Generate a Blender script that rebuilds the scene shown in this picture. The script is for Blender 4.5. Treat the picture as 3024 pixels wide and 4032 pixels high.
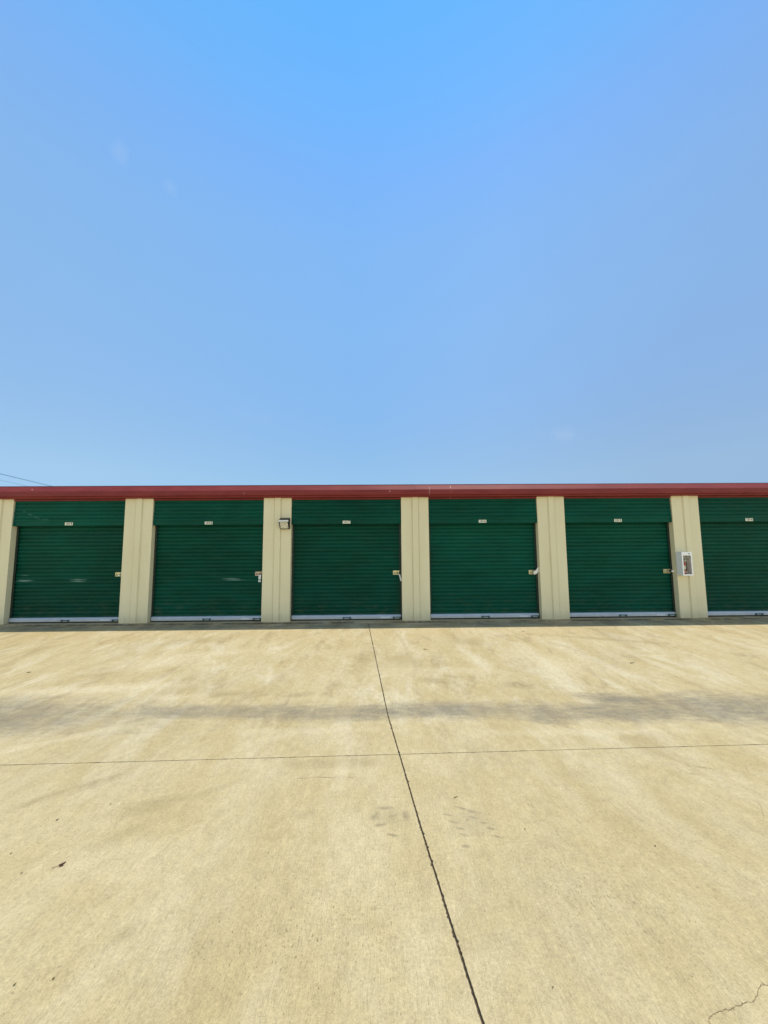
import bpy, math, random
from mathutils import Vector
R = math.radians
rnd = random.Random(11)
for o in list(bpy.data.objects): bpy.data.objects.remove(o)
sc = bpy.context.scene
col = sc.collection

# ------------------------------------------------------------------ camera
PITCH, YAW, ROLL, EYE = math.atan(149/1514), 0.0142, 0.0072, 1.57
F = Vector((math.sin(YAW)*math.cos(PITCH), math.cos(YAW)*math.cos(PITCH), math.sin(PITCH)))
Rt = F.cross(Vector((0, 0, 1))).normalized(); Up = Rt.cross(F)
Rt2 = Rt*math.cos(ROLL) - Up*math.sin(ROLL); Up2 = Up*math.cos(ROLL) + Rt*math.sin(ROLL)
cd = bpy.data.cameras.new('camera'); cam = bpy.data.objects.new('camera', cd); col.objects.link(cam)
cd.sensor_fit = 'VERTICAL'; cd.sensor_height = 36; cd.lens = 36*1514/4032
cd.clip_start = 0.05; cd.clip_end = 5000
from mathutils import Matrix
cam.matrix_world = Matrix(((Rt2.x, Up2.x, -F.x, 0), (Rt2.y, Up2.y, -F.y, 0), (Rt2.z, Up2.z, -F.z, EYE), (0, 0, 0, 1)))
sc.camera = cam

# ------------------------------------------------------------------ light
SUN_EL, SUN_AZ = R(72), R(57)            # high, behind the building and to the right
sdir = Vector((math.cos(SUN_EL)*math.sin(SUN_AZ), math.cos(SUN_EL)*math.cos(SUN_AZ), math.sin(SUN_EL)))
sl = bpy.data.lights.new('sun', 'SUN'); sl.energy = 2.35; sl.angle = R(0.53); sl.color = (1, .955, .86)
sun = bpy.data.objects.new('sun', sl); col.objects.link(sun)
sun.rotation_euler = sdir.to_track_quat('Z', 'Y').to_euler()
w = bpy.data.worlds.new('World'); sc.world = w; w.use_nodes = True
nt = w.node_tree; bg = nt.nodes['Background']
sky = nt.nodes.new('ShaderNodeTexSky'); sky.sky_type = 'NISHITA'; sky.sun_disc = False
sky.sun_elevation = SUN_EL; sky.sun_rotation = SUN_AZ
sky.air_density = 1.0; sky.dust_density = 0.0; sky.ozone_density = 1.0; sky.altitude = 100
# the hazy day's sky: paler and even towards the horizon, deepest blue high up, and less glare on the sun's side
def wn(kind, **k):
    n = nt.nodes.new(kind)
    for a_, v_ in k.items(): setattr(n, a_, v_)
    return n
geo = wn('ShaderNodeTexCoord'); sep = wn('ShaderNodeSeparateXYZ'); nt.links.new(geo.outputs['Generated'], sep.inputs[0])
def ramp(src, lo, hi, stops):
    mr = wn('ShaderNodeMapRange'); nt.links.new(src, mr.inputs[0]); mr.inputs[1].default_value = lo; mr.inputs[2].default_value = hi
    cr = wn('ShaderNodeValToRGB'); nt.links.new(mr.outputs[0], cr.inputs[0]); el = cr.color_ramp.elements; cr.color_ramp.interpolation = 'B_SPLINE' if False else 'LINEAR'
    while len(el) < len(stops): el.new(.5)
    for e_, (t, c) in zip(el, stops): e_.position = (t-lo)/(hi-lo); e_.color = tuple(v/1.3 for v in c)+(1,)
    return cr.outputs[0]
def vmul(a_, b_):
    n = wn('ShaderNodeVectorMath', operation='MULTIPLY'); nt.links.new(a_, n.inputs[0]); nt.links.new(b_, n.inputs[1]); return n.outputs[0]
rz = ramp(sep.outputs[2], 0, 1, [(.0, (.20, .29, .43)), (.08, (.245, .332, .462)), (.17, (.411, .477, .513)), (.24, (.48, .55, .572)), (.36, (.57, .672, .697)), (.51, (.667, .809, .815)), (.64, (.71, .883, .899)), (.73, (.67, .90, .99)), (.79, (.575, .938, 1.04)), (.85, (.49, .957, 1.07)), (1., (.46, .95, 1.07))])
rx = ramp(sep.outputs[0], -1, 1, [(-1, (1.28, 1.2, 1.12)), (-.6, (1.22, 1.15, 1.09)), (-.25, (1.05, 1.05, 1.03)), (-.05, (.97, 1.0, 1.0)), (.25, (1.0, .95, .93)), (.6, (.92, .83, .80)), (1, (.86, .78, .76))])
grade = vmul(vmul(sky.outputs[0], rz), rx)
sc_ = wn('ShaderNodeVectorMath', operation='SCALE'); nt.links.new(grade, sc_.inputs[0]); sc_.inputs[3].default_value = 1.69
# added out of view behind the camera: brighter, whiter sky filling the shaded front
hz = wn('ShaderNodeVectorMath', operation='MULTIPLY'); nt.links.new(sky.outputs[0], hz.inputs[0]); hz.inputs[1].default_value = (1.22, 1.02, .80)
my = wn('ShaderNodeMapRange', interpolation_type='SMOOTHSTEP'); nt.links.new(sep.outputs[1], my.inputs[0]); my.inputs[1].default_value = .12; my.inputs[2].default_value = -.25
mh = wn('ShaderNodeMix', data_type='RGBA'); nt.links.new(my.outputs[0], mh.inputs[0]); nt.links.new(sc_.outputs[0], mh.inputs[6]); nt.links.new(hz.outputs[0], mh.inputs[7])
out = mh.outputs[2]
# a few faint wisps of cloud
wnz = wn('ShaderNodeTexNoise'); nt.links.new(geo.outputs['Generated'], wnz.inputs['Vector']); wnz.inputs['Scale'].default_value = 38; wnz.inputs['Detail'].default_value = 6
for (d, ax, rr, k) in [((-.4346, .5961, .6751), (1, 0, -.2), .022, .10), ((-.3754, .6468, .6639), (1, 0, 0), .020, .09), ((.435, .862, .262), (.25, 0, 1), .075, .12), ((-.30, .90, .32), (.3, 0, 1), .10, .03)]:
    df = wn('ShaderNodeVectorMath', operation='SUBTRACT'); nt.links.new(geo.outputs['Generated'], df.inputs[0]); df.inputs[1].default_value = d
    axs = Vector(ax).normalized(); st = wn('ShaderNodeVectorMath', operation='DOT_PRODUCT'); nt.links.new(df.outputs[0], st.inputs[0]); st.inputs[1].default_value = axs*(2.2 if rr > .05 else .4)
    ln = wn('ShaderNodeVectorMath', operation='LENGTH'); nt.links.new(df.outputs[0], ln.inputs[0])
    ad = wn('ShaderNodeMath', operation='ABSOLUTE'); nt.links.new(st.outputs['Value'], ad.inputs[0])
    su = wn('ShaderNodeMath', operation='ADD'); nt.links.new(ln.outputs['Value'], su.inputs[0]); nt.links.new(ad.outputs[0], su.inputs[1])
    nzs = wn('ShaderNodeMath', operation='MULTIPLY_ADD'); nt.links.new(wnz.outputs[0], nzs.inputs[0]); nzs.inputs[1].default_value = rr*1.6; nzs.inputs[2].default_value = -rr*.8
    s2 = wn('ShaderNodeMath', operation='ADD'); nt.links.new(su.outputs[0], s2.inputs[0]); nt.links.new(nzs.outputs[0], s2.inputs[1])
    mr = wn('ShaderNodeMapRange', interpolation_type='SMOOTHSTEP'); nt.links.new(s2.outputs[0], mr.inputs[0]); mr.inputs[1].default_value = rr; mr.inputs[2].default_value = 0; mr.inputs[3].default_value = 0; mr.inputs[4].default_value = k
    mx = wn('ShaderNodeMix', data_type='RGBA'); nt.links.new(mr.outputs[0], mx.inputs[0]); nt.links.new(out, mx.inputs[6]); mx.inputs[7].default_value = (2.6, 3.0, 3.5, 1); out = mx.outputs[2]
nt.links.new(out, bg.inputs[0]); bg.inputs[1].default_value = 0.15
vs = sc.view_settings; vs.view_transform = 'Standard'; vs.look = 'None'; vs.exposure = 0.75; vs.gamma = 1; vs.use_curve_mapping = False

# ------------------------------------------------------------------ material helpers
class NT:
    def __init__(s, name):
        s.m = bpy.data.materials.new(name); s.m.use_nodes = True
        s.t = s.m.node_tree; s.b = s.t.nodes['Principled BSDF']
        s.pos = s.t.nodes.new('ShaderNodeNewGeometry').outputs['Position']
    def set(s, sock, v):
        if isinstance(v, bpy.types.NodeSocket): s.t.links.new(v, sock)
        else: sock.default_value = (tuple(v)+(1,))[:len(sock.default_value)] if hasattr(v, '__len__') and hasattr(sock.default_value, '__len__') else v
    def p(s, name, v): s.set(s.b.inputs[name], v)
    def math(s, op, a, b=0.0, c=None, clamp=False):
        n = s.t.nodes.new('ShaderNodeMath'); n.operation = op; n.use_clamp = clamp
        s.set(n.inputs[0], a); s.set(n.inputs[1], b)
        if c is not None: s.set(n.inputs[2], c)
        return n.outputs[0]
    def vec(s, scale, off=(0, 0, 0), src=None, rot=0):
        n = s.t.nodes.new('ShaderNodeMapping'); s.set(n.inputs['Vector'], src or s.pos)
        n.inputs['Scale'].default_value = scale; n.inputs['Location'].default_value = off; n.inputs['Rotation'].default_value = (0, 0, rot)
        return n.outputs[0]
    def noise(s, v, scale=1, detail=4, rough=.55, dist=0):
        n = s.t.nodes.new('ShaderNodeTexNoise'); s.set(n.inputs['Vector'], v)
        n.inputs['Scale'].default_value = scale; n.inputs['Detail'].default_value = detail
        n.inputs['Roughness'].default_value = rough; n.inputs['Distortion'].default_value = dist
        return n.outputs[0]
    def smooth(s, v, a, b, to0=0., to1=1.):
        n = s.t.nodes.new('ShaderNodeMapRange'); n.interpolation_type = 'SMOOTHSTEP'
        s.set(n.inputs[0], v); s.set(n.inputs[1], a); s.set(n.inputs[2], b); s.set(n.inputs[3], to0); s.set(n.inputs[4], to1)
        return n.outputs[0]
    def mix(s, fac, a, b, mode='MIX'):
        n = s.t.nodes.new('ShaderNodeMix'); n.data_type = 'RGBA'; n.blend_type = mode
        s.set(n.inputs[0], fac); s.set(n.inputs[6], a); s.set(n.inputs[7], b)
        return n.outputs[2]
    def xyz(s, v=None):
        n = s.t.nodes.new('ShaderNodeSeparateXYZ'); s.set(n.inputs[0], v or s.pos); return n.outputs
    def grey(s, v):
        n = s.t.nodes.new('ShaderNodeCombineColor')
        for i in range(3): s.set(n.inputs[i], v)
        return n.outputs[0]
    def bump(s, h, strength, dist):
        n = s.t.nodes.new('ShaderNodeBump'); n.inputs['Strength'].default_value = strength; n.inputs['Distance'].default_value = dist
        s.set(n.inputs['Height'], h); s.t.links.new(n.outputs[0], s.b.inputs['Normal'])
    def ell(s, x, y, rx, ry, rot=0, soft=.6, wob=None, axes='XY'):
        """soft ellipse mask in world metres, edge broken up by a noise socket"""
        X, Y, Z = s.xyz()
        V = Y if axes == 'XY' else Z
        dx = s.math('SUBTRACT', X, x); dy = s.math('SUBTRACT', V, y)
        c, sn = math.cos(rot), math.sin(rot)
        a = s.math('ADD', s.math('MULTIPLY', dx, c/rx), s.math('MULTIPLY', dy, sn/rx))
        b = s.math('ADD', s.math('MULTIPLY', dx, -sn/ry), s.math('MULTIPLY', dy, c/ry))
        r = s.math('SQRT', s.math('ADD', s.math('MULTIPLY', a, a), s.math('MULTIPLY', b, b)))
        if wob is not None: r = s.math('ADD', r, wob)
        return s.smooth(r, 1.0, 1.0-soft)

def paint(name, c, rough=.5, metal=0., var=.1, vscale=3., fine=.05, bump=.0, spec=.5):
    n = NT(name)
    a = n.noise(n.pos, vscale, 5); b = n.noise(n.pos, 90, 3)
    f = n.math('ADD', n.math('ADD', n.math('MULTIPLY', n.math('SUBTRACT', a, .5), 2*var), n.math('MULTIPLY', n.math('SUBTRACT', b, .5), 2*fine)), 1.0)
    n.p('Base Color', n.mix(1.0, c, n.grey(f), 'MULTIPLY'))
    n.p('Roughness', n.smooth(a, .3, .7, rough-.06, rough+.06)); n.p('Metallic', metal); n.p('Specular IOR Level', spec)
    if bump: n.bump(b, bump, .004)
    return n.m

# ------------------------------------------------------------------ mesh helpers
class MB:
    def __init__(s): s.v = []; s.f = []; s.mi = []
    def face(s, pts, mi=0):
        i = len(s.v); s.v += [tuple(p) for p in pts]; s.f.append(tuple(range(i, i+len(pts)))); s.mi.append(mi)
    def box(s, x0, x1, y0, y1, z0, z1, mi=0, bev=0.0):
        if bev <= 0:
            i = len(s.v)
            s.v += [(x, y, z) for z in (z0, z1) for y in (y0, y1) for x in (x0, x1)]
            for q in ((0, 2, 3, 1), (4, 5, 7, 6), (0, 1, 5, 4), (2, 6, 7, 3), (0, 4, 6, 2), (1, 3, 7, 5)):
                s.f.append(tuple(i+k for k in q)); s.mi.append(mi)
        else:   # chamfered along z-parallel and front edges
            b = bev
            prof = [(x0+b, y0), (x1-b, y0), (x1, y0+b), (x1, y1-b), (x1-b, y1), (x0+b, y1), (x0, y1-b), (x0, y0+b)]
            inn = [(min(max(x, x0+b), x1-b), min(max(y, y0+b), y1-b)) for x, y in prof]
            rings = [[(x, y, z0) for x, y in inn], [(x, y, z0+b) for x, y in prof], [(x, y, z1-b) for x, y in prof], [(x, y, z1) for x, y in inn]]
            s.loft(rings, True, mi, True)
    def loft(s, rings, closed=True, mi=0, caps=False):
        n = len(rings[0]); i0 = len(s.v)
        for r in rings: s.v += [tuple(p) for p in r]
        for k in range(len(rings)-1):
            for j in range(n if closed else n-1):
                a = i0+k*n+j; b = i0+k*n+(j+1) % n
                s.f.append((a, b, b+n, a+n)); s.mi.append(mi)
        if caps:
            s.f.append(tuple(i0+j for j in reversed(range(n)))); s.mi.append(mi)
            s.f.append(tuple(i0+(len(rings)-1)*n+j for j in range(n))); s.mi.append(mi)
    def tube(s, pts, r, n=8, mi=0):
        pts = [Vector(p) for p in pts]; rings = []
        for k, p in enumerate(pts):
            t = (pts[min(k+1, len(pts)-1)]-pts[max(k-1, 0)]).normalized()
            a = t.cross(Vector((0, 0, 1)) if abs(t.z) < .9 else Vector((1, 0, 0))).normalized(); b = a.cross(t)
            rr = r[k] if hasattr(r, '__len__') else r
            rings.append([p+(a*math.cos(2*math.pi*j/n)+b*math.sin(2*math.pi*j/n))*rr for j in range(n)])
        s.loft(rings, True, mi, True)
    def lathe(s, cx, cy, prof, n=20, mi=0, axis='z', cz=0):
        rings = []
        for r, h in prof:
            ring = []
            for j in range(n):
                a = 2*math.pi*j/n
                ring.append((cx+r*math.cos(a), cy+r*math.sin(a), cz+h) if axis == 'z' else (cx+r*math.cos(a), cy-h, cz+r*math.sin(a)))
            rings.append(ring)
        s.loft(rings, True, mi, True)
    def build(s, name, mats, parent=None, smooth=False):
        me = bpy.data.meshes.new(name); me.from_pydata(s.v, [], s.f)
        for m in (mats if isinstance(mats, (list, tuple)) else [mats]): me.materials.append(m)
        me.polygons.foreach_set('material_index', s.mi)
        if smooth: me.polygons.foreach_set('use_smooth', [True]*len(s.f))
        me.update()
        import bmesh
        bm = bmesh.new(); bm.from_mesh(me); bmesh.ops.recalc_face_normals(bm, faces=bm.faces); bm.to_mesh(me); bm.free()
        o = bpy.data.objects.new(name, me); col.objects.link(o)
        if parent: o.parent = parent
        return o

def tag(o, label, cat, group=None):
    o['label'] = label; o['category'] = cat
    if group: o['group'] = group
    return o
def struct(o): o['kind'] = 'structure'; return o
def empty(name, loc=(0, 0, 0)):
    o = bpy.data.objects.new(name, None); col.objects.link(o); o.location = loc; o.empty_display_size = .2
    return o
def rehang(root):
    """parts were modelled in world metres: keep them in place under an empty that stands at the thing's base"""
    bpy.context.view_layer.update()
    for c in root.children: c.matrix_parent_inverse = root.matrix_world.inverted()

# ------------------------------------------------------------------ materials
def concrete(name, drive=True):
    n = NT(name); X, Y, Z = n.xyz()
    big = n.noise(n.vec((1, .7, 0)), .55, 6, .6, .6)
    mid = n.noise(n.vec((1.5, .7, 0), (3, 7, 0)), 1.7, 9, .68, .5)
    mott = n.noise(n.vec((1.3, .8, 0), (4, 2, 0)), 13, 8, .74)
    fine = n.noise(n.vec((1, 1, 0)), 55, 5, .7)
    grain = n.noise(n.vec((1, 1, 0)), 230, 3, .7)
    broom = n.noise(n.vec((150, 11, 0)), 1, 4, .65)
    broom2 = n.noise(n.vec((420, 34, 0), (5, 1, 0)), 1, 3, .6)
    c = n.mix(n.smooth(big, .3, .7), (0.438, 0.335, 0.160), (0.488, 0.384, 0.202))
    c = n.mix(n.smooth(mid, .38, .68, 0, .8), c, (0.535, 0.431, 0.245))
    # worn cloudy patches and pale wash marks, drawn out towards the doors by traffic
    far = n.smooth(Y, 2.6, 4.6)
    sw = n.noise(n.vec((1.7, .55, 0), (1, 2, 0), rot=.12), 1.5, 10, .72, .6)
    c = n.mix(n.math('MULTIPLY', n.smooth(sw, .50, .64), n.math('MULTIPLY_ADD', far, .36, .18)), c, (0.326, 0.241, 0.121))
    wh = n.noise(n.vec((1.5, .5, 0), (11, 4, 0), rot=-.1), 1.2, 10, .72, .6)
    c = n.mix(n.math('MULTIPLY', n.smooth(wh, .46, .68), n.math('MULTIPLY_ADD', far, .60, .14)), c, (0.605, 0.520, 0.345))
    gy = n.noise(n.vec((1.2, .6, 0), (21, 14, 0)), .8, 8, .68, .8)
    c = n.mix(n.smooth(gy, .50, .70, 0, .24), c, (0.398, 0.333, 0.212))
    if drive:
        wob = n.math('MULTIPLY', n.math('SUBTRACT', n.noise(n.vec((1, 2.2, 0), (2, 0, 0)), 1.5, 8, .7, .5), .5), 2.2)
        rough_w = n.math('MULTIPLY', n.math('SUBTRACT', n.noise(n.vec((1.0, 3.5, 0), (9, 0, 0)), 5, 7, .72), .5), 1.8)
        w2 = n.math('ADD', n.math('MULTIPLY', wob, .45), n.math('MULTIPLY', rough_w, .6))
        stain = None
        # dark water-flow stain along the shallow gutter of the driveway
        for (x, y, rx, ry, rot, k) in [(-4.1, 4.28, 2.5, .62, -.04, .62), (-1.75, 4.33, 1.9, .22, -.03, .6), (-.45, 4.27, 1.2, .25, 0, .72),
                                       (.95, 4.30, 1.3, .28, 0, .72), (1.75, 4.18, .55, .30, -.06, .72), (2.6, 4.2, 1.3, .33, 0, .72),
                                       (2.75, 4.50, .62, .2, -.2, .80), (4.3, 4.2, 2.4, .52, -.05, .75), (3.4, 4.6, .7, .10, .2, .45),
                                       (-7.5, 4.3, 3.5, .7, 0, .6), (8.5, 4.2, 3.2, .55, 0, .6)]:
            e = n.math('MULTIPLY', n.ell(x, y, rx*1.06, ry*1.12, rot, .75, w2), k)
            stain = e if stain is None else n.math('MAXIMUM', stain, e)
        stain = n.math('MULTIPLY', stain, n.smooth(n.noise(n.vec((.8, 1.5, 0)), 6, 9, .74), .34, .60, .62, 1.05))
        patch = n.smooth(n.noise(n.vec((.8, .25, 0), (2, 8, 0)), 1.1, 6, .65), .32, .58, .66, 1.15)
        c = n.mix(n.math('MULTIPLY', stain, patch, None, True), c, (.203, .172, .122))
        # smaller scuffs, old tyre smears and brown patches
        smear = None
        for (x, y, rx, ry, rot, k) in [(.72, 5.12, .38, .13, -.3, .45), (1.75, 4.95, .28, .2, -.3, .5), (1.0, 5.25, .2, .08, -.4, .3), (-1.8, 4.78, .45, .12, .1, .4),
                                       (-.95, 4.75, .3, .09, .2, .4), (.3, 5.9, .6, .4, .5, .2), (-2.05, 3.05, .35, .09, .9, .4), (-2.3, 2.85, .3, .08, .8, .35), (-1.5, 2.75, .35, .12, .5, .32), (-1.2, 2.9, .25, .06, .6, .25),
                                       (-.48, 2.62, .12, .06, 0, .2), (1.5, 6.9, .7, .35, -.5, .28), (-3.6, 7.0, 1.6, .3, .3, .22), (-1.55, 2.45, .3, .1, .7, .3), (2.5, 3.1, .1, .02, -.3, .55), (2.33, 3.02, .08, .018, -.35, .5),
                                       (-1.1, 1.85, .10, .05, .6, .3), (-.03, 1.95, .03, .02, 0, .4), (3.9, 7.0, 1.3, .12, -.35, .3), (-.35, 3.25, .6, .12, 0, .3)]:
            e = n.math('MULTIPLY', n.ell(x, y, rx, ry, rot, .9, n.math('MULTIPLY', w2, 1.5)), k)
            smear = e if smear is None else n.math('MAXIMUM', smear, e)
        smear = n.math('MULTIPLY', smear, n.smooth(mott, .40, .58, .25, 1.25))
        c = n.mix(smear, c, (.21, .155, .066))
        # tyre tread prints beside the joint
        tw = n.math('MULTIPLY', rough_w, .35)
        tr = None
        for (x, y, rx, ry, rot) in [(.43, 2.60, .035, .012, -.3), (.455, 2.53, .045, .014, -.35), (.475, 2.475, .04, .013, -.3), (.49, 2.42, .034, .011, -.35), (.48, 2.33, .03, .014, 0),
                                    (.53, 2.66, .045, .016, -.5), (.585, 2.63, .05, .02, -.6), (.58, 2.57, .045, .018, -.3), (.63, 2.52, .03, .014, -.3), (.66, 2.47, .03, .016, -.4), (.54, 2.55, .02, .012, .2), (.68, 2.40, .03, .01, -.4),
                                    (.035, 2.68, .06, .02, 0), (-.03, 2.6, .03, .05, -.4), (.08, 2.60, .04, .016, .3), (.0, 2.52, .05, .018, .2), (.16, 2.60, .03, .05, .2), (.07, 2.43, .04, .012, -.3)]:
            e = n.ell(x, y, rx*1.45, ry*1.5, rot, .95, tw); tr = e if tr is None else n.math('MAXIMUM', tr, e)
        for (x, y, rx, ry) in ((.56, 2.54, .19, .17), (.05, 2.58, .15, .15)):
            tr = n.math('MAXIMUM', tr, n.math('MULTIPLY', n.ell(x, y, rx, ry, 0, .95, w2), .34))
        c = n.mix(n.math('MULTIPLY', n.math('MULTIPLY', tr, n.smooth(mott, .36, .56, .45, 1.15)), .52), c, (.17, .14, .085))
        pale = None
        for (x, y, rx, ry, rot, k) in [(-3.2, 6.0, 1.3, .5, .3, .5), (-2.4, 6.4, .7, .3, .3, .5), (-3.4, 5.0, 1.5, .22, .1, .6), (-2.4, 4.72, .5, .13, .1, .5), (-.30, 3.16, .09, .28, 0, .4),
                                       (-.4, 6.4, .8, .35, .2, .3), (2.6, 5.6, .5, .7, -.7, .4), (1.1, 5.5, 1.2, .2, -.1, .35), (2.0, 7.6, .6, .5, -.9, .35), (-2.9, 3.75, .8, .12, .6, .5), (-.9, 3.75, .4, .1, .6, .4), (-1.4, 2.3, .5, .3, .3, .3), (2.0, 3.75, 1.6, .12, 0, .4), (-.6, 3.85, 1.3, .1, 0, .35)]:
            e = n.math('MULTIPLY', n.ell(x, y, rx, ry, rot, .9, w2), k)
            pale = e if pale is None else n.math('MAXIMUM', pale, e)
        c = n.mix(pale, c, (0.605, 0.500, 0.310))
    else:
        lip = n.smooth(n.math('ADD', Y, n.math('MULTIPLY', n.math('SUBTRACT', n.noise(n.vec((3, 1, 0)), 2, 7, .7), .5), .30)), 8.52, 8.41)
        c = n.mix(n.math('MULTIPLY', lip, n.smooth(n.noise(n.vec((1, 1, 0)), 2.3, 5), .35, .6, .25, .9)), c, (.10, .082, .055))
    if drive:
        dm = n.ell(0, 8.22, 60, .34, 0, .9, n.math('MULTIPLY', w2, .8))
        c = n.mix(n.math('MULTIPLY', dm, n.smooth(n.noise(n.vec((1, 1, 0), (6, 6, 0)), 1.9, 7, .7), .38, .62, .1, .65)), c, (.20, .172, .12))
    # grain and broom marks
    g = n.math('MULTIPLY', n.math('SUBTRACT', mott, .5), .62)
    g2 = n.noise(n.vec((1, .7, 0), (1, 9, 0)), 120, 4, .75)
    for sock, k in ((fine, .6), (g2, .75), (grain, .85), (broom, .50), (broom2, .46)):
        g = n.math('ADD', g, n.math('MULTIPLY', n.math('SUBTRACT', sock, .5), k))
    c = n.mix(1.0, c, n.grey(n.math('ADD', g, 1.0)), 'MULTIPLY')
    # small weathered pits, drawn out along the broom direction, thicker in some places than others
    where = n.smooth(n.noise(n.vec((1, 1, 0), (8, 1, 0)), 1.1, 5), .30, .70, .695, .635)
    if drive:
        for (x, y, rx, ry, k) in ((-1.95, 2.4, .6, .5, .045), (-.35, 1.75, .8, .35, .025), (-1.3, 1.7, .4, .3, .03), (1.1, 1.9, .6, .5, .02)):
            where = n.math('SUBTRACT', where, n.math('MULTIPLY', n.ell(x, y, rx, ry, .3, .9, w2), k))
    pit = None
    for sc2, of in (((125, 44, 0), (3, 3, 0)), ((85, 36, 0), (9, 5, 0))):
        pm = n.noise(n.vec(sc2, of), 1, 3, .65)
        e = n.smooth(pm, where, n.math('ADD', where, .04)); pit = e if pit is None else n.math('MAXIMUM', pit, n.math('MULTIPLY', e, n.smooth(gy, .5, .6)))
    c = n.mix(n.math('MULTIPLY', pit, .72), c, (.17, .13, .045))
    n.p('Base Color', c); n.p('Roughness', .92); n.p('Specular IOR Level', .2)
    h = n.math('ADD', n.math('ADD', n.math('MULTIPLY', fine, .5), n.math('MULTIPLY', broom, .6)), n.math('SUBTRACT', n.math('MULTIPLY', grain, .4), n.math('MULTIPLY', pit, .8)))
    n.bump(h, .55, .004)
    return n.m

def green_paint(name):
    n = NT(name); X, Y, Z = n.xyz()
    a = n.noise(n.vec((.6, 1, 2)), 2.2, 5); st = n.noise(n.vec((1.2, 1, 30)), 1.5, 5, .65); f = n.noise(n.pos, 70, 3)
    c = n.mix(n.smooth(a, .3, .7), (.0008, .056, .034), (.0012, .072, .046))
    oi = n.t.nodes.new('ShaderNodeObjectInfo'); fade = n.noise(n.vec((.5, 1, .7), (7, 0, 3)), .9, 4)
    tone = n.math('ADD', n.math('MULTIPLY', n.math('SUBTRACT', oi.outputs['Random'], .5), .22), n.math('MULTIPLY', n.math('SUBTRACT', fade, .5), .9))
    c = n.mix(1.0, c, n.grey(n.math('ADD', tone, 1.0)), 'MULTIPLY')
    c = n.mix(n.math('MULTIPLY', n.smooth(Z, .75, .15), n.smooth(n.noise(n.vec((1.4, 1, 3)), 3, 6, .7), .45, .7, 0, .30)), c, (.10, .12, .07))
    c = n.mix(n.smooth(st, .50, .74, 0, .34), c, (.040, .105, .066))
    c = n.mix(n.smooth(f, .6, .8, 0, .10), c, (.06, .12, .08))
    # chalky rubbed marks low on the doors at the left, a scratch on one hood
    wb = n.math('MULTIPLY', n.math('SUBTRACT', n.noise(n.vec((3, 1, 14)), 3, 6, .7), .5), 1.6)
    m = None
    for (x, z, rx, rz, rot, k) in [(-7.84, .948, .24, .03, 0, .75), (-6.67, .962, .24, .018, 0, .8), (-6.66, .925, .22, .016, 0, .7), (-3.3, .955, .27, .02, 0, .6), (-3.22, .928, .3, .016, 0, .55),
                                   (-7.83, 1.06, .12, .012, 0, .35), (-7.72, 2.40, .05, .012, -.5, .5), (-7.55, 2.33, .10, .01, -.4, .4), (-7.36, 2.285, .10, .008, 0, .3), (-7.86, 2.47, .03, .02, 0, .3)]:
        e = n.math('MULTIPLY', n.ell(x, z, rx, rz, rot, .8, wb, 'XZ'), k); m = e if m is None else n.math('MAXIMUM', m, e)
    c = n.mix(m, c, (.24, .38, .36))
    n.p('Base Color', c); n.p('Roughness', n.smooth(a, .3, .7, .36, .48)); n.p('Specular IOR Level', .09)
    n.bump(n.noise(n.vec((2, 1, 5)), 3, 3), .12, .02)
    return n.m

def tan_paint():
    n = NT('tan_wall_paint'); X, Y, Z = n.xyz()
    a = n.noise(n.vec((1.5, 1, .5)), 1.6, 5); st = n.noise(n.vec((26, 1, .9)), 1, 5, .65); f = n.noise(n.pos, 110, 4, .7)
    c = n.mix(n.smooth(a, .3, .7), (.73, .665, .44), (.77, .71, .485))
    c = n.mix(n.smooth(st, .58, .85, 0, .10), c, (.42, .37, .24))
    dirt = n.math('MULTIPLY', n.smooth(n.math('ADD', Z, n.math('MULTIPLY', n.noise(n.vec((6, 1, 2)), 2, 5), .3)), .42, .14), .35)
    c = n.mix(dirt, c, (.34, .29, .18))
    c = n.mix(n.smooth(f, .62, .8, 0, .25), c, (.46, .42, .3))
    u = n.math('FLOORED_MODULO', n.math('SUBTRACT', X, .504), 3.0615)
    cr = None  # rib sides: their shading put into the colour as uneven darker lines
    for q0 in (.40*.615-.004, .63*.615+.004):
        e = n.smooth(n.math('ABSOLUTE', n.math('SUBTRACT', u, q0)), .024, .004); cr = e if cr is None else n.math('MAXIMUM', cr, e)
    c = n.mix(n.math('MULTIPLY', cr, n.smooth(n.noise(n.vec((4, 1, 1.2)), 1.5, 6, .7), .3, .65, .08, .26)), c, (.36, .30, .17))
    n.p('Base Color', c); n.p('Roughness', .55); n.p('Specular IOR Level', .35); n.bump(f, .15, .003)
    return n.m

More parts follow.
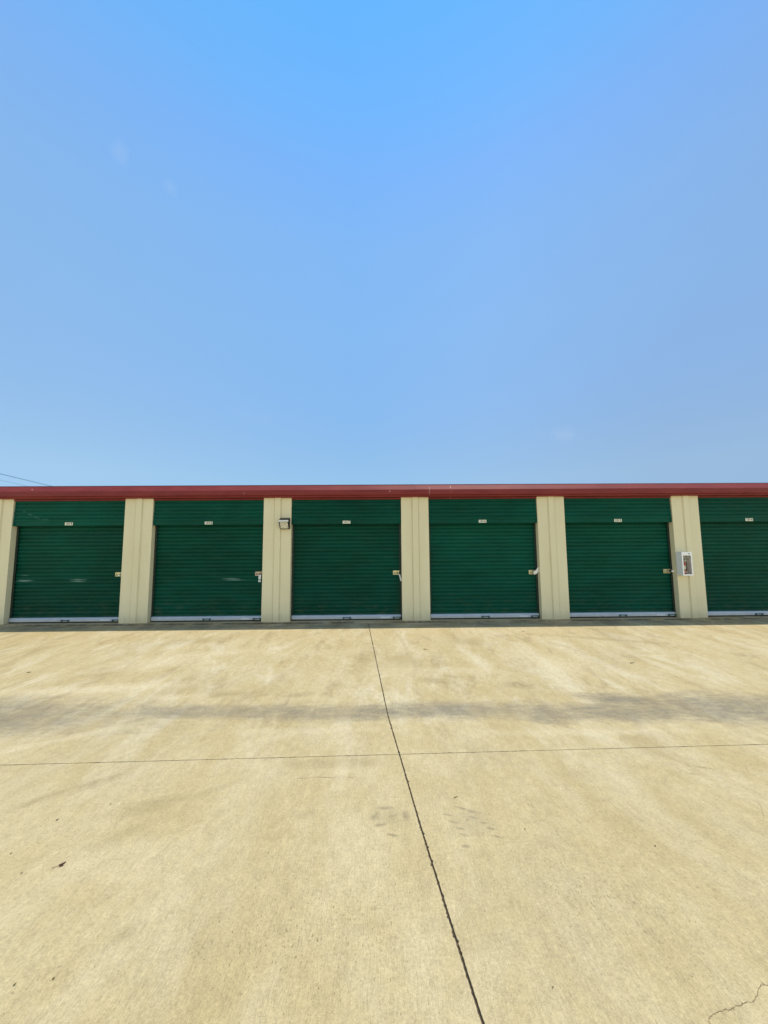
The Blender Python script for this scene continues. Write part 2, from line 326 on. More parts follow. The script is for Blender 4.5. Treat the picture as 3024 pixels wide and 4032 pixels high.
def red_paint():
    n = NT('dark_red_trim_paint')
    a = n.noise(n.vec((.8, 1, 3)), 2, 5); f = n.noise(n.vec((1, 1, 2)), 60, 4, .7); st = n.noise(n.vec((1.5, 1, 40)), 1.3, 4)
    c = n.mix(n.smooth(a, .3, .7), (.185, .021, .020), (.23, .031, .028))
    c = n.mix(n.smooth(st, .5, .75, 0, .25), c, (.29, .07, .055))
    m = None
    wb = n.math('MULTIPLY', n.math('SUBTRACT', n.noise(n.pos, 40, 3), .5), .8)
    for (x, z, rx, rz) in [(.252, 2.86, .010, .032), (1.131, 2.93, .009, .03), (1.130, 2.86, .006, .07), (1.129, 2.79, .010, .012), (1.607, 2.955, .012, .04), (1.607, 2.86, .008, .012), (-7.595, 2.94, .018, .014), (-2.96, 2.832, .014, .012), (-3.5, 2.83, .009, .007), (1.62, 2.72, .014, .008)]:
        e = n.ell(x, z, rx, rz, 0, .5, wb, 'XZ'); m = e if m is None else n.math('MAXIMUM', m, e)
    c = n.mix(n.math('MULTIPLY', m, .6), c, (.62, .45, .42))
    n.p('Base Color', c); n.p('Roughness', .58); n.p('Specular IOR Level', .3); n.bump(n.noise(n.vec((1.2, 1, 3)), 3, 3), .10, .02)
    return n.m

M = dict(
    drive=concrete('driveway_concrete'), slab=concrete('slab_concrete', False),
    joint=paint('joint_filler_dirt', (.085, .058, .034), .9, var=.85, vscale=26, fine=.6),
    earth=paint('earth', (.2, .16, .1), .95),
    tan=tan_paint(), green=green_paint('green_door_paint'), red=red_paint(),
    dark=paint('dark_green_rail_paint', (.006, .022, .014), .6),
    galv=paint('galvanised_steel', (.46, .51, .57), .42, .35, var=.2, vscale=8, fine=.12),
    rubber=paint('black_rubber', (.02, .02, .02), .8),
    handle=paint('dull_green_handle_paint', (.05, .12, .11), .5),
    sticker=paint('faded_sticker_paper', (.62, .66, .70), .6, var=.2, vscale=40),
    zinc=paint('yellow_zinc_plate', (.72, .66, .40), .36, .55, var=.2, vscale=25),
    hole=paint('dark_recess', (.02, .016, .01), .8),
    rust=paint('rusty_zinc_plate', (.62, .50, .38), .45, .4, var=.3, vscale=40),
    white=paint('white_enamel', (.90, .91, .91), .35, var=.04),
    paper=paint('white_paper', (.85, .86, .88), .8, var=.04),
    print_=paint('grey_print', (.45, .48, .48), .8), gband=paint('green_print_band', (.02, .16, .03), .7),
    plate=paint('cream_plate', (.80, .80, .66), .5, var=.04, vscale=30), ink=paint('black_ink', (.015, .02, .012), .6),
    bronze=paint('dark_bronze_casting', (.028, .027, .027), .45, var=.2, vscale=12), alu=paint('weathered_aluminium_edge', (.74, .76, .72), .4, .1),
    red_ext=paint('fire_red_enamel', (.50, .012, .018), .3), black=paint('black_plastic', (.02, .02, .02), .45),
    wire=paint('grey_cable', (.20, .38, .54), .6), leafb=paint('dry_brown_leaf_skin', (.105, .042, .024), .7, var=.4, vscale=90),
    leafg=paint('dry_olive_leaf_skin', (.10, .085, .015), .8, var=.4, vscale=120), wall=paint('back_wall_paint', (.55, .5, .36), .6))
def glass(name, c, rough, alpha_tr, ior=1.45):
    n = NT(name); n.p('Base Color', c); n.p('Roughness', rough); n.p('Transmission Weight', alpha_tr); n.p('IOR', ior)
    return n.m
M['pane'] = glass('clear_acrylic_pane', (.97, .95, .90), .0, 1.0, 1.16)
M['lens'] = glass('ribbed_frosted_lens', (.93, .90, .74), .32, .45)

# ------------------------------------------------------------------ ground
YS, YL = 4.2, 8.38                         # gutter line of the drive; where it meets the slab
def gz(y): return .015-.04*(8.27-y) if y > YS else .015-.04*(8.27-YS)+.03*(YS-y)
def bil(pts, t):
    for (a, x), (b, z) in zip(pts, pts[1:]):
        if t <= b: return x+(z-x)*(t-a)/(b-a)
    (a, x), (b, z) = pts[-2:]; return x+(z-x)*(t-a)/(b-a)
JP = [(-60, 5.0), (0, .475), (1.49, .352), (1.91, .305), (2.5, .243), (3.38, .162), (4.19, .085), (5.31, .0), (8.33, -.23), (9, -.28)]
def jx(y): return bil(JP, y)
def cy(x): return 3.378+.0252*(x-.16)
def steps(a, b, d0, grow, hold=0.):
    """sample positions from a to b: even spacing up to `hold`, then growing"""
    out = [a]; d = d0; s = 1 if b > a else -1
    while (b-out[-1])*s > d*1.3:
        out.append(out[-1]+s*d)
        if abs(out[-1]-a) >= hold: d *= grow
    out.append(b); return out
def slabs():
    mb = MB(); us = steps(0, 90, .016, 1.06, 1.8)
    for sx in (-1, 1):
        for sy in (-1, 1):
            L = (YL-3.378) if sy > 0 else 63.0
            vs_ = steps(0, L, .016, 1.02, 1.5) if sy > 0 else steps(0, L, .010, 1.1, 2.1)
            g = {}
            rx = random.Random(5*sx+sy)
            def jit(scale): 
                r = rx.random(); return scale*(rx.gauss(0, .28)+(r > .95)*rx.uniform(.3, 1.3))
            rows = []
            jy = [jit(1) for _ in us]; jxr = [jit(1) for _ in vs_]
            for iv, v in enumerate(vs_):
                row = []
                for iu, u in enumerate(us):
                    yb = 3.378+sy*v
                    x = jx(yb)+sx*(u+.0050+(max(0, jxr[iv])*.006 if iu == 0 else 0))
                    f = 1-v/L if sy > 0 else max(0, 1-v/6)
                    y = yb+f*(cy(max(-9, min(9, x)))-3.378)+sy*(.0030*f+(max(0, jy[iu])*.005 if iv == 0 else 0))
                    if sy > 0: y = min(y, YL)
                    row.append((x, y, gz(y)))
                rows.append(row)
            i0 = len(mb.v); nu = len(us)
            for r in rows: mb.v += r
            for a in range(len(rows)-1):
                for b in range(nu-1):
                    q = (i0+a*nu+b, i0+a*nu+b+1, i0+(a+1)*nu+b+1, i0+(a+1)*nu+b)
                    mb.f.append(q if sx*sy > 0 else q[::-1]); mb.mi.append(0)
            # arris walls down into the joints
            for line in ([i0+k for k in range(nu)], [i0+k*nu for k in range(len(rows))]):
                j0 = len(mb.v); mb.v += [(mb.v[k][0], mb.v[k][1], mb.v[k][2]-.04) for k in line]
                for k in range(len(line)-1):
                    mb.f.append((line[k], line[k+1], j0+k+1, j0+k)); mb.mi.append(0)
    return mb
def raw(mb, name, mats):                  # no normal recalculation: keep the faces up
    me = bpy.data.meshes.new(name); me.from_pydata(mb.v, [], mb.f); me.materials.append(mats); me.update()
    o = bpy.data.objects.new(name, me); col.objects.link(o); return o
struct(raw(slabs(), 'driveway', M['drive']))
f = MB()
for x0, x1 in ((-90, 0), (0, 90)):
    for a, b in ((-60, YS), (YS, YL+.03)):
        f.face([(x0, a, gz(a)-.010), (x1, a, gz(a)-.010), (x1, b, gz(b)-.010), (x0, b, gz(b)-.010)])
struct(raw(f, 'joint_filler', M['joint']))
e = MB(); e.face([(-2500, -2500, -.6), (2500, -2500, -.6), (2500, 2500, -.6), (-2500, 2500, -.6)])
struct(raw(e, 'ground', M['earth']))
D = 8.55; ZS = .035
s = MB(); xs = steps(-26, 26, .09, 1.0)
rings = []
r2 = random.Random(3)
for x in xs:
    j = max(0, r2.gauss(0, .004)); k = max(0, r2.gauss(0, .004))
    rings.append([(x, D+.6, ZS), (x, YL+.055+j, ZS-.001), (x, YL+.026+j*.6, ZS-.014-k), (x, YL+.024, -.2)])
s.loft(rings, False)
o = raw(s, 'slab', M['slab']); struct(o)

# cracks: narrow dark seams lying in the concrete
def crack(pts, wdt, seed):
    q = random.Random(seed); P = []
    for (a, b) in zip(pts, pts[1:]):
        for k in range(5):
            t = k/5; P.append((a[0]+(b[0]-a[0])*t+q.gauss(0, .0025), a[1]+(b[1]-a[1])*t+q.gauss(0, .0025)))
    P.append(pts[-1]); mb = MB(); L = []; Q = []
    for k, p in enumerate(P):
        a = Vector(P[max(0, k-1)]); b = Vector(P[min(len(P)-1, k+1)]); t = (b-a).normalized(); nn = Vector((-t.y, t.x))
        h = wdt*q.uniform(.25, 1.0)
        L.append((p[0]+nn.x*h, p[1]+nn.y*h, gz(p[1])+.0012)); Q.append((p[0]-nn.x*h, p[1]-nn.y*h, gz(p[1])+.0012))
    for k in range(len(P)-1): mb.face([L[k], Q[k], Q[k+1], L[k+1]])
    return struct(raw(mb, 'crack', M['crack']))
M['crack'] = paint('crack_dirt', (.23, .17, .08), .9)
crack([(1.125, 1.44), (1.13, 1.47), (1.15, 1.5), (1.19, 1.51), (1.22, 1.52), (1.25, 1.52), (1.27, 1.53), (1.29, 1.53), (1.31, 1.54), (1.33, 1.54), (1.38, 1.56), (1.42, 1.59), (1.44, 1.60), (1.45, 1.59), (1.6, 1.66), (1.8, 1.7)], .0015, 1)
crack([(2.85, 3.15), (2.8, 3.08), (2.75, 3.0)], .0011, 2)
crack([(2.5, 2.69), (2.43, 2.59), (2.36, 2.51)], .0012, 4)
crack([(-.62, 3.04), (-.45, 3.05), (-.2, 3.045)], .0015, 6)

# ------------------------------------------------------------------ the storage building
B = empty('storage_building', (0, D, ZS))
tag(B, 'long low storage building with green roll-up doors, tan piers and dark red eave', 'building')
PW, PITCHX = .615, 3.0615
PX = [.504+PITCHX*k for k in range(-5, 5)]                     # left edge of each pier
def pier(x):
    a, b = x, x+PW; mb = MB()
    c0 = x+.40*PW; c1 = x+.63*PW
    prof = [(a, D+.13), (a, D+.004), (a+.004, D), (c0-.006, D), (c0+.010, D-.026), (c1-.010, D-.026), (c1+.006, D), (b-.004, D), (b, D+.004), (b, D+.13)]
    mb.loft([[(px, py, ZS) for px, py in prof], [(px, py, 2.742) for px, py in prof]], False)
    for sx_ in (x+.12, x+.515*PW, x+.5):                      # base screws
        mb.lathe(sx_, D-(.026 if abs(sx_-x-.515*PW) < .01 else 0), [(.011, -.002), (.011, .004), (.006, .007)], 8, 0, 'y', ZS+.055)
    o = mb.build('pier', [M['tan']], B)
for x in PX: pier(x)

def corr(z0, z1, x0, x1, yf, pitch=.0835, h=.013, seed=0, nx=14, flat_to=None):
    """horizontally ribbed sheet; yf(z) is the sheet's plane"""
    q = random.Random(seed); mb = MB(); zs = []
    z = z0
    if flat_to: zs.append((z0, 0)); z = flat_to
    while z < z1-.001:
        for dz, hh in ((0, .1), (.004, .8), (.014, 1), (.048, 1), (.059, .8), (.063, .2), (.067, -.55), (.078, -.55)):
            if z+dz < z1: zs.append((z+dz, hh))
        z += pitch
    zs.append((z1, 0))
    xs = [x0+(x1-x0)*k/nx for k in range(nx+1)]
    off = {}
    rings = []
    for k, (zz, hh) in enumerate(zs):
        kk = int((zz-z0)/pitch)
        rings.append([(xx, yf(zz)-h*hh+off.setdefault((kk, j), q.gauss(0, .0011)), zz) for j, xx in enumerate(xs)])
    mb.loft(rings, False); return mb
def door(x0, x1, seed, visible=True):
    q = random.Random(seed)
    d = corr(.13, 2.22, x0+.035, x1-.035, lambda z: D+.172, seed=seed).build('roll_up_door', [M['green']], B)
    hd = corr(2.150, 2.735, x0+.012, x1-.012, lambda z: D+.022+.03*(z-2.15)/.58, seed=seed+50, h=.010, flat_to=2.235)
    y0 = D+.022
    hd.loft([[(x0+.012, y0, 2.15), (x0+.012, y0+.045, 2.145), (x0+.012, y0+.05, 2.165)], [(x1-.012, y0, 2.15), (x1-.012, y0+.045, 2.145), (x1-.012, y0+.05, 2.165)]], False)
    for xx, sg in ((x0+.012, 1), (x1-.012, -1)):              # folded end caps with a stop strip
        hd.face([(xx, D+.021, 2.15), (xx, D+.051, 2.735), (xx, D+.16, 2.735), (xx, D+.16, 2.15)])
        hd.loft([[(xx, D+.010, 2.15), (xx+sg*.03, D+.008, 2.15), (xx+sg*.034, D+.03, 2.15)], [(xx, D+.040, 2.735), (xx+sg*.03, D+.038, 2.735), (xx+sg*.034, D+.06, 2.735)]], False)
    hd.build('door_hood', [M['green']], d)
    for xx, sg in ((x0, 1), (x1, -1)):
        g = MB(); a, b = sorted((xx+sg*.001, xx+sg*.045)); g.box(a, b, D+.132, D+.146, ZS, 2.3)
        a, b = sorted((xx+sg*.001, xx+sg*.02)); g.box(a, b, D+.146, D+.25, ZS, 2.3)
        g.build('guide_rail', [M['dark']], d)
    bb = MB(); pr = [(D+.165, .150), (D+.128, .146), (D+.118, .142), (D+.100, .110), (D+.098, .112), (D+.098, .066), (D+.104, .060), (D+.165, .060)]
    bb.loft([[(x0+.02, y, z) for y, z in pr], [(x1-.02, y, z) for y, z in pr]], True, 0, True)
    bb.build('bottom_bar', [M['galv']], d)
    sl_ = MB(); sl_.loft([[(x0+.03, D+.112, .0595), (x0+.03, D+.108, .045), (x0+.03, D+.118, .036), (x0+.03, D+.15, .036), (x0+.03, D+.15, .0595)], [(x1-.03, D+.112, .0595), (x1-.03, D+.108, .045), (x1-.03, D+.118, .036), (x1-.03, D+.15, .036), (x1-.03, D+.15, .0595)]], True, 0, True)
    sl_.build('rubber_seal', [M['rubber']], d)
    cx = (x0+x1)/2
    for hx in (cx+.01, x1-.115):
        h = MB(); yb = D+.097
        h.tube([(hx-.075, yb-.004, .078), (hx-.066, yb-.026, .084), (hx-.05, yb-.034, .098), (hx+.05, yb-.034, .098), (hx+.066, yb-.026, .084), (hx+.075, yb-.004, .078)], .009, 8)
        for sg in (-1, 1): h.box(hx+sg*.074-.018, hx+sg*.074+.018, yb-.006, yb, .066, .106, 0)
        h.build('lift_handle', [M['handle']], d)
    st = MB(); st.box(x1-.455, x1-.265, D+.0955, D+.0975, .069, .110); st.build('sticker', [M['sticker']], d)
    return d
def latch(d, x, z, mat, w=.18):
    """slide-bolt latch screwed to the curtain near its right edge"""
    yb = D+.155; l = MB()
    l.box(x, x+w, yb-.004, yb, z, z+.092, 0)
    l.box(x, x+w, yb-.020, yb-.004, z+.076, z+.092, 0, .003); l.box(x, x+w, yb-.020, yb-.004, z, z+.015, 0, .003)
    l.box(x, x+.014, yb-.02, yb-.004, z+.016, z+.075, 0)
    l.box(x+.018, x+w-.01, yb-.0055, yb-.0042, z+.018, z+.050, 1)
    l.box(x+.028, x+.085, yb-.021, yb-.006, z+.026, z+.044, 0, .003); l.box(x+.10, x+w+.02, yb-.019, yb-.006, z+.026, z+.046, 0, .003)
    for hx in (x+.105, x+.145): l.lathe(hx, yb-.0042, [(.010, 0), (.010, .002), (.002, .003)], 10, 1, 'y', z+.064)
    l.box(x+w-.05, x+w-.038, yb-.026, yb-.019, z+.018, z+.055, 1)
    l.build('latch', [mat, M['hole']], d)
doors = []
for k in range(9):
    doors.append(door(PX[k]+PW, PX[k+1], 10+k))
# doors[2] .. doors[7] carry the plates 1019 .. 1014
LX = {1: (-5.835, 1.026, 'zinc'), 2: (-2.752, 1.016, 'rust'), 3: (.315, 1.016, 'zinc'), 4: (3.372, 1.002, 'zinc'), 5: (6.43, 1.000, 'zinc'), 6: (9.5, 1.0, 'zinc')}
for k, (lx, lz, m) in LX.items(): latch(doors[k+1], lx, lz, M[m])

# eave: gutter in two lengths, trim above each door, roof, walls
GP = [(8.575, 3.03), (8.50, 3.008), (8.497, 3.000), (8.424, 2.900), (8.420, 2.894), (8.420, 2.790), (8.424, 2.784), (8.455, 2.776), (8.466, 2.770), (8.468, 2.742), (8.56, 2.738)]
def gutter(x0, x1, grow):
    q = random.Random(int(x0*10)); mb = MB(); n = int((x1-x0)/.45)
    rings = []
    for k in range(n+1):
        x = x0+(x1-x0)*k/n; w_ = q.gauss(0, .0012); h_ = q.gauss(0, .0008)
        rings.append([(x, y-grow+w_, z+h_+(grow*.6 if z > 2.88 else -grow*.3)) for y, z in GP])
    mb.loft(rings, False); mb.build('gutter', [M['red']], B)
gutter(-17, .826, 0); gutter(.80, 17, .003)
for k in range(9):
    t = MB(); t.box(PX[k]+PW+.001, PX[k+1]-.001, D+.012, D+.06, 2.70, 2.737); t.box(PX[k]+PW+.001, PX[k+1]-.001, D+.004, D+.012, 2.712, 2.728)
    t.build('header_trim', [M['red']], B)
rf = MB(); rr = []
for x in steps(-17, 17, .2, 1.0):
    rr.append([(x, 8.54, 3.031), (x, 18, 3.2), (x, 18, 3.0)])
rf.loft(rr, False); rf.build('roof', [M['galv']], B)
wl = MB(); wl.box(PX[0]+.01, PX[-1]+PW-.01, D+.27, 17.9, ZS, 2.95); wl.build('wall', [M['wall']], B)
rehang(B)

# ------------------------------------------------------------------ number plates
def numplate(x, text, where):
    root = empty('number_plate', (x, D+.018, 2.152)); z = 2.192; y = D+.0175; wd, ht = .17, .064
    p = MB(); p.box(x-wd/2, x+wd/2, y, y+.003, z-ht/2, z+ht/2, 0); p.build('plate', [M['plate']], root)
    fc = bpy.data.curves.new('digits', 'FONT'); fc.body = text; fc.size = .072; fc.align_x = 'CENTER'; fc.align_y = 'CENTER'; fc.extrude = .0006; fc.offset = .0010; fc.space_character = 1.02
    fo = bpy.data.objects.new('digits_curve', fc); col.objects.link(fo); bpy.context.view_layer.update()
    me = bpy.data.meshes.new_from_object(fo.evaluated_get(bpy.context.evaluated_depsgraph_get())); bpy.data.objects.remove(fo)
    me.materials.clear(); me.materials.append(M['ink'])
    t = bpy.data.objects.new('digits', me); col.objects.link(t); t.parent = root
    t.matrix_world = Matrix.Translation((x, y-.0012, z)) @ Matrix.Rotation(R(90), 4, 'X')
    rehang(root)
    t.matrix_parent_inverse = root.matrix_world.inverted(); t.matrix_basis = Matrix.Translation((x, y-.0012, z)) @ Matrix.Rotation(R(90), 4, 'X')
    tag(root, 'cream number plate reading %s on the hood of %s' % (text, where), 'sign', 'number plates above the roll-up doors')
numplate(-6.84, '1019', 'the leftmost green door')
numplate(-3.772, '1018', 'the door left of the wall light')
numplate(-.716, '1017', 'the door right of the wall light')
numplate(2.33, '1016', 'the door with the curled white tag')
numplate(5.393, '1015', 'the door left of the extinguisher box')
numplate(8.39, '1014', 'the rightmost green door')

# ------------------------------------------------------------------ tags and padlocks on the latches
def ribbon(pts, wvec, th, name):
    """a bent strip of paper: pts is its centre line, wvec its half width"""
    mb = MB(); w_ = Vector(wvec); rings = []
    for k, p in enumerate(pts):
        p = Vector(p); t = (Vector(pts[min(k+1, len(pts)-1)])-Vector(pts[max(k-1, 0)])).normalized(); nn = t.cross(w_).normalized()*th
        rings.append([p-w_-nn, p+w_-nn, p+w_+nn, p-w_+nn])
    mb.loft(rings, True, 0, True); return mb
yT = D+.098
r1 = empty('paper_tag', (-2.637, yT, .88)); tag(r1, 'white paper tag with a dark green band hanging from the latch of door 1018', 'tag', 'paper tags on the door latches')
c = -2.637
mb = MB()
pr = [(c-.027, 1.03), (c-.020, 1.037), (c+.018, 1.037), (c+.026, 1.028), (c+.024, .885), (c-.024, .882), (c-.029, .895)]
mb.loft([[(x, yT-.001-.03*(1.03-z), z) for x, z in pr], [(x, yT+.001-.03*(1.03-z), z) for x, z in pr]], True, 0, True); mb.build('paper', [M['paper']], r1)
mb = MB(); mb.face([(c-.0262, yT-.0055, .942), (c+.0245, yT-.0055, .942), (c+.0242, yT-.0063, .922), (c-.0265, yT-.0063, .922)]); mb.build('green_band', [M['gband']], r1)
for (a, b, z0, z1) in ((-.008, .008, 1.012, 1.022), (-.018, .014, .993, 1.0), (-.010, .006, .965, .985), (-.018, .016, .900, .912)):
    mb = MB(); mb.face([(c+a, yT-.0024-.03*(1.03-z0), z0), (c+b, yT-.0024-.03*(1.03-z0), z0), (c+b, yT-.0024-.03*(1.03-z1), z1), (c+a, yT-.0024-.03*(1.03-z1), z1)])
    mb.build('printed_mark', [M['print_']], r1)
rehang(r1)
mb = ribbon([(.452+.036*t+.004*math.sin(t*3), yT-.012-.02*t, 1.024-.143*t) for t in [k/8 for k in range(9)]], (.0145, .008, .004), .0006, 'x')
tag(mb.build('paper_tag', [M['paper']]), 'narrow plain white paper strip hanging at a slant from the latch of door 1017', 'tag', 'paper tags on the door latches')
mb = ribbon([(3.455+.115*t, yT-.01-.03*math.sin(t*3), 1.028+.03*t+.085*t*t) for t in [k/9 for k in range(10)]], (.018, .01, -.034), .0006, 'x')
tag(mb.build('paper_tag', [M['paper']]), 'white paper tag curling up from the latch of door 1016', 'tag', 'paper tags on the door latches')
def lock(x, z, r, label):
    root = empty('padlock', (x, D+.10, z-r))
    b = MB(); b.lathe(x, D+.112, [(r*.8, 0), (r, .004), (r, .016), (r*.82, .021)], 20, 0, 'y', z); b.build('lock_body', [M['white']], root, False)
    s_ = MB(); s_.tube([(x-r*.5+r*.5*(1-math.cos(a)), D+.118, z+r*.75+r*.55*math.sin(a)) for a in [math.pi*k/8 for k in range(9)]], r*.14, 6); s_.build('shackle', [M['galv']], root)
    rehang(root); tag(root, label, 'padlock', 'padlocks on the door latches')
lock(-5.727, 1.048, .016, 'small round pale padlock on the latch of door 1019')
lock(6.607, 1.046, .024, 'round white disc padlock on the latch of door 1015')

# ------------------------------------------------------------------ wall light
wx = -2.06
L = empty('wall_light', (wx, D, 2.05)); tag(L, 'dark boxy wall light with a pale edge and cream lens on a tan pier', 'wall light')
x0, x1 = wx-.105, wx+.092
side = [(D-.002, 2.288), (D-.05, 2.285), (D-.195, 2.215), (D-.195, 2.19), (D-.17, 2.185), (D-.07, 2.046), (D-.05, 2.04), (D-.002, 2.04)]
h = MB()
h.loft([[(x0, D-.018, 2.288), (x0, D-.055, 2.286), (x0-.006, D-.192, 2.226)], [(x1, D-.018, 2.288), (x1, D-.055, 2.286), (x1+.006, D-.192, 2.226)]], False)
for xa, xb in ((x0-.006, x0+.012), (x1-.012, x1+.006)):
    h.loft([[(xa, y, z) for y, z in [(D-.018, 2.287), (D-.055, 2.285), (D-.190, 2.224), (D-.188, 2.19), (D-.075, 2.052), (D-.018, 2.045)]], [(xb, y, z) for y, z in [(D-.018, 2.287), (D-.055, 2.285), (D-.190, 2.224), (D-.188, 2.19), (D-.075, 2.052), (D-.018, 2.045)]]], True, 0, True)
h.box(x0+.012, x1-.012, D-.095, D-.018, 2.045, 2.055); h.box(x0-.004, x1+.004, D-.03, D-.017, 2.04, 2.29)
h.build('housing', [M['bronze']], L)
b = MB(); b.box(x0-.008, x1+.008, D-.203, D-.1925, 2.193, 2.228, 0, .003); b.build('visor_edge', [M['alu']], L)  # visor's front face, the light it catches put into its pale colour
b = MB(); n = 9; rr = []
for k in range(n+1):
    t = k/n; y = D-.182+.098*t; z = 2.188-.132*t; ridge = .006*(k % 2)
    rr.append([(x0+.013, y, z), (x0+.02, y-ridge-.008, z-.004), (x1-.02, y-ridge-.008, z-.004), (x1-.013, y, z)])
b.loft(rr, False); b.build('lens', [M['lens']], L)
b = MB(); b.box(x0+.02, x1-.02, D-.04, D-.031, 2.06, 2.2); b.tube([(x0+.05, D-.085, 2.13), (x1-.05, D-.085, 2.13)], .017, 10); b.build('reflector', [M['alu']], L)
rehang(L)

# ------------------------------------------------------------------ extinguisher cabinet
bx0, bx1, bz0, bz1, by = 6.618, 6.838, .968, 1.474, D-.175
yk = D-.017
Cb = empty('extinguisher_cabinet', ((bx0+bx1)/2, D, bz0)); tag(Cb, 'white metal fire extinguisher cabinet with a clear window on the right tan pier', 'cabinet')
h = MB(); t = .006
h.box(bx0, bx0+t, by, yk, bz0, bz1); h.box(bx1-t, bx1, by, yk, bz0, bz1)
h.box(bx0+t, bx1-t, by, yk, bz0, bz0+t); h.box(bx0+t, bx1-t, by, yk, bz1-t, bz1); h.box(bx0+t, bx1-t, yk-t, yk, bz0+t, bz1-t)
h.build('housing', [M['white']], Cb)
fr = MB(); y0, y1 = by-.012, by-.0005; a0, a1, c0, c1 = bx0+.024, bx1-.024, bz0+.026, bz1-.074
fr.box(bx0-.003, a0, y0, y1, bz0-.003, bz1+.003); fr.box(a1, bx1+.003, y0, y1, bz0-.003, bz1+.003)
fr.box(a0, a1, y0, y1, bz0-.003, c0); fr.box(a0, a1, y0, y1, c1, bz1+.003)
fr.build('door_frame', [M['white']], Cb)
g = MB(); g.box(a0+.001, a1-.001, by-.006, by-.003, c0+.001, c1-.001); g.build('window_pane', [M['pane']], Cb)
k = MB(); k.lathe(bx0+.158, y0, [(.012, 0), (.012, .005), (.008, .008)], 14, 0, 'y', bz1-.037); k.build('lock', [M['rubber']], Cb)
rehang(Cb)
ex, ey = bx0+.078, D-.10
E_ = empty('fire_extinguisher', (ex, ey, bz0+t)); tag(E_, 'red fire extinguisher with a pale label inside the white cabinet', 'extinguisher')
zb = bz0+t+.001
b = MB(); b.lathe(ex, ey, [(.036, 0), (.044, .006), (.046, .02), (.046, .24), (.042, .265), (.028, .285), (.014, .293)], 24, 0, 'z', zb); b.build('cylinder', [M['red_ext']], E_, True)
b = MB()
for z0, z1, mi in ((.125, .205, 0), (.105, .113, 0), (.055, .075, 0)):
    b.loft([[(ex+.0468*math.cos(a), ey+.0468*math.sin(a), zb+z) for a in [math.pi*(1.12+.76*j/12) for j in range(13)]] for z in (z0, z1)], False, mi)
b.build('paper_label', [M['plate']], E_)
b = MB(); b.lathe(ex, ey, [(.014, 0), (.014, .03), (.010, .036)], 12, 0, 'z', zb+.293); b.build('valve', [M['zinc']], E_)
b = MB(); b.box(ex-.012, ex+.07, ey-.05, ey+.01, zb+.327, zb+.334); b.box(ex-.012, ex+.075, ey-.05, ey-.035, zb+.35, zb+.357); b.box(ex-.012, ex+.0, ey-.05, ey-.04, zb+.33, zb+.356); b.build('lever', [M['black']], E_)
b = MB(); b.lathe(ex+.03, ey-.016, [(.016, 0), (.016, .012)], 14, 0, 'y', zb+.307); b.build('gauge', [M['paper']], E_)
b = MB(); b.tube([(ex+.012, ey-.01, zb+.31), (ex+.05, ey-.02, zb+.30), (ex+.066, ey-.02, zb+.25), (ex+.062, ey-.02, zb+.15), (ex+.056, ey-.015, zb+.09)], [.007, .007, .007, .007, .010], 8); b.build('hose', [M['black']], E_, True)
rehang(E_)

# ------------------------------------------------------------------ overhead lines beyond the building
def wire(p0, p1, r, label, sag=.35):
    a, b = Vector(p0), Vector(p1); d = (b-a).normalized(); t0 = -(a.y+35)/d.y; pts = []
    for k in range(41):
        p = a+d*(t0+k*4.2); s_ = (k/40-.5)*2
        pts.append((p.x, p.y, p.z))
    mb = MB(); mb.tube(pts, r, 6); tag(mb.build('power_line', [M['wire']]), label, 'power line', 'overhead lines left of the building')
wire((-31.9, 32.4, 8.2), (-32.88, 39.05, 8.2), .024, 'upper overhead cable crossing the sky above the left end of the eave')
wire((-31.95, 32.4, 8.17), (-32.93, 39.05, 8.13), .010, 'thin overhead cable running just under the upper one at left')
wire((-31.57, 32.1, 7.6), (-32.15, 35.3, 7.6), .015, 'lowest overhead cable, parallel below the upper pair at left')

# ------------------------------------------------------------------ litter on the concrete
def leaf(x, y, L_, wd, rot, curl, mat, label, cat, name, stem=.4, group=None):
    mb = MB(); n = 8; rings = []; c, s_ = math.cos(rot), math.sin(rot)
    def W(u, v, h): return (x+c*u-s_*v, y+s_*u+c*v, gz(y)+.002+h)
    for k in range(n+1):
        t = k/n; hw = wd*math.sin(math.pi*min(1, t*.97+.015))**.8; lift = curl*(t-.35)**2*2
        rings.append([W(L_*t, -hw, lift+curl*.5), W(L_*t, -hw*.4, lift+.0005), W(L_*t, hw*.4, lift+.0005), W(L_*t, hw, lift+curl*.7)])
    mb.loft(rings, False)
    if stem: mb.tube([W(-L_*stem, .1*L_*stem, .002), W(-L_*stem*.5, 0, .003), W(.02*L_, 0, curl*.3+.002)], [.0012, .001, .001], 5)
    o = mb.build(name, [mat]); tag(o, label, cat, group); return o
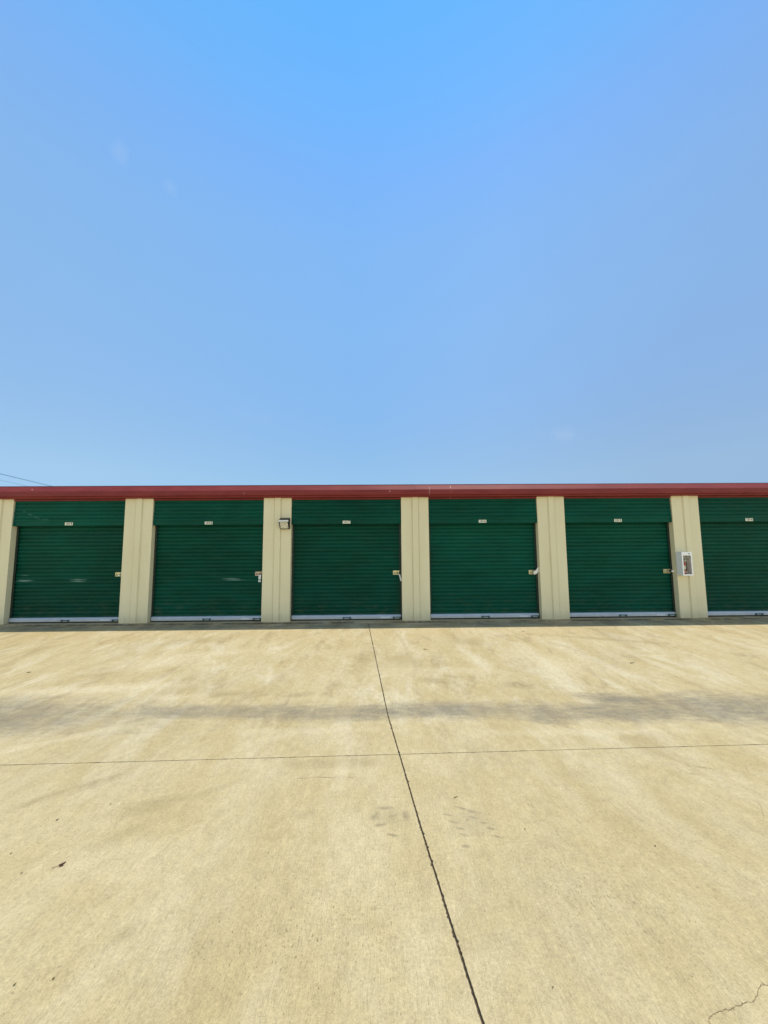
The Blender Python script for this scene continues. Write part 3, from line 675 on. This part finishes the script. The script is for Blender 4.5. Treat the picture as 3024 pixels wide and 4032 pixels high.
def twig(x, y, L_, rot, r, mat, label, group=None):
    c, s_ = math.cos(rot), math.sin(rot); q = random.Random(int(x*100))
    P = [(x+c*L_*t+q.gauss(0, .002), y+s_*L_*t+q.gauss(0, .002), gz(y)+r+.001) for t in (0, .3, .6, 1)]
    mb = MB(); mb.tube(P, [r, r*1.1, r*.9, r*.5], 6); m_ = P[1]; mb.tube([m_, (m_[0]-s_*L_*.25, m_[1]+c*L_*.25, m_[2]+.002)], r*.6, 5)
    tag(mb.build('twig', [mat]), label, 'twig', group)
leaf(-1.705, 2.235, .028, .0065, .5, .010, M['leafb'], 'curled dark brown dry leaf lying on the concrete at lower left', 'leaf', 'dry_leaf', .95)
G = 'specks of dry litter on the concrete'
S = 'tiny dark speck of dry leaf litter on the concrete'
for (x, y, L_, rot, m) in [(-2.03, 2.61, .020, .4, 'leafb'), (-2.05, 2.33, .012, 1., 'leafb'), (-1.865, 2.19, .011, .7, 'leafb'), (-1.80, 2.76, .012, .8, 'leafg'), (1.53, 2.30, .012, .2, 'leafg'), (-1.27, 1.67, .012, .5, 'leafg'),
                           (.64, 1.60, .008, .3, 'leafg'), (-1.40, 1.65, .012, .9, 'leafg'), (.20, 2.97, .018, .3, 'leafg'), (.86, 2.45, .012, 1.3, 'leafg'), (-.62, 2.3, .008, .2, 'leafg')]:
    leaf(x, y, L_*.8, L_*.24, rot, .003, M[m], S, 'leaf litter', 'leaf_fragment', 0, G)
twig(.50, 2.77, .03, .5, .0022, M['leafg'], 'small olive twig on the concrete right of the joint crossing')
twig(3.62, 5.69, .09, .3, .004, M['leafg'], 'olive twig on the pale concrete before door 1015')
twig(.72, 6.47, .07, .1, .004, M['leafb'], 'dark brown twig on the concrete before door 1017')
leaf(-4.9, 5.6, .05, .016, .3, .004, M['leafg'], 'small olive leaf lying alone on the concrete before door 1019', 'leaf', 'dry_leaf', 0)
leaf(2.75, 7.55, .05, .014, .3, .004, M['leafg'], 'small olive leaf near the shadow before door 1016', 'leaf', 'dry_leaf', 0)
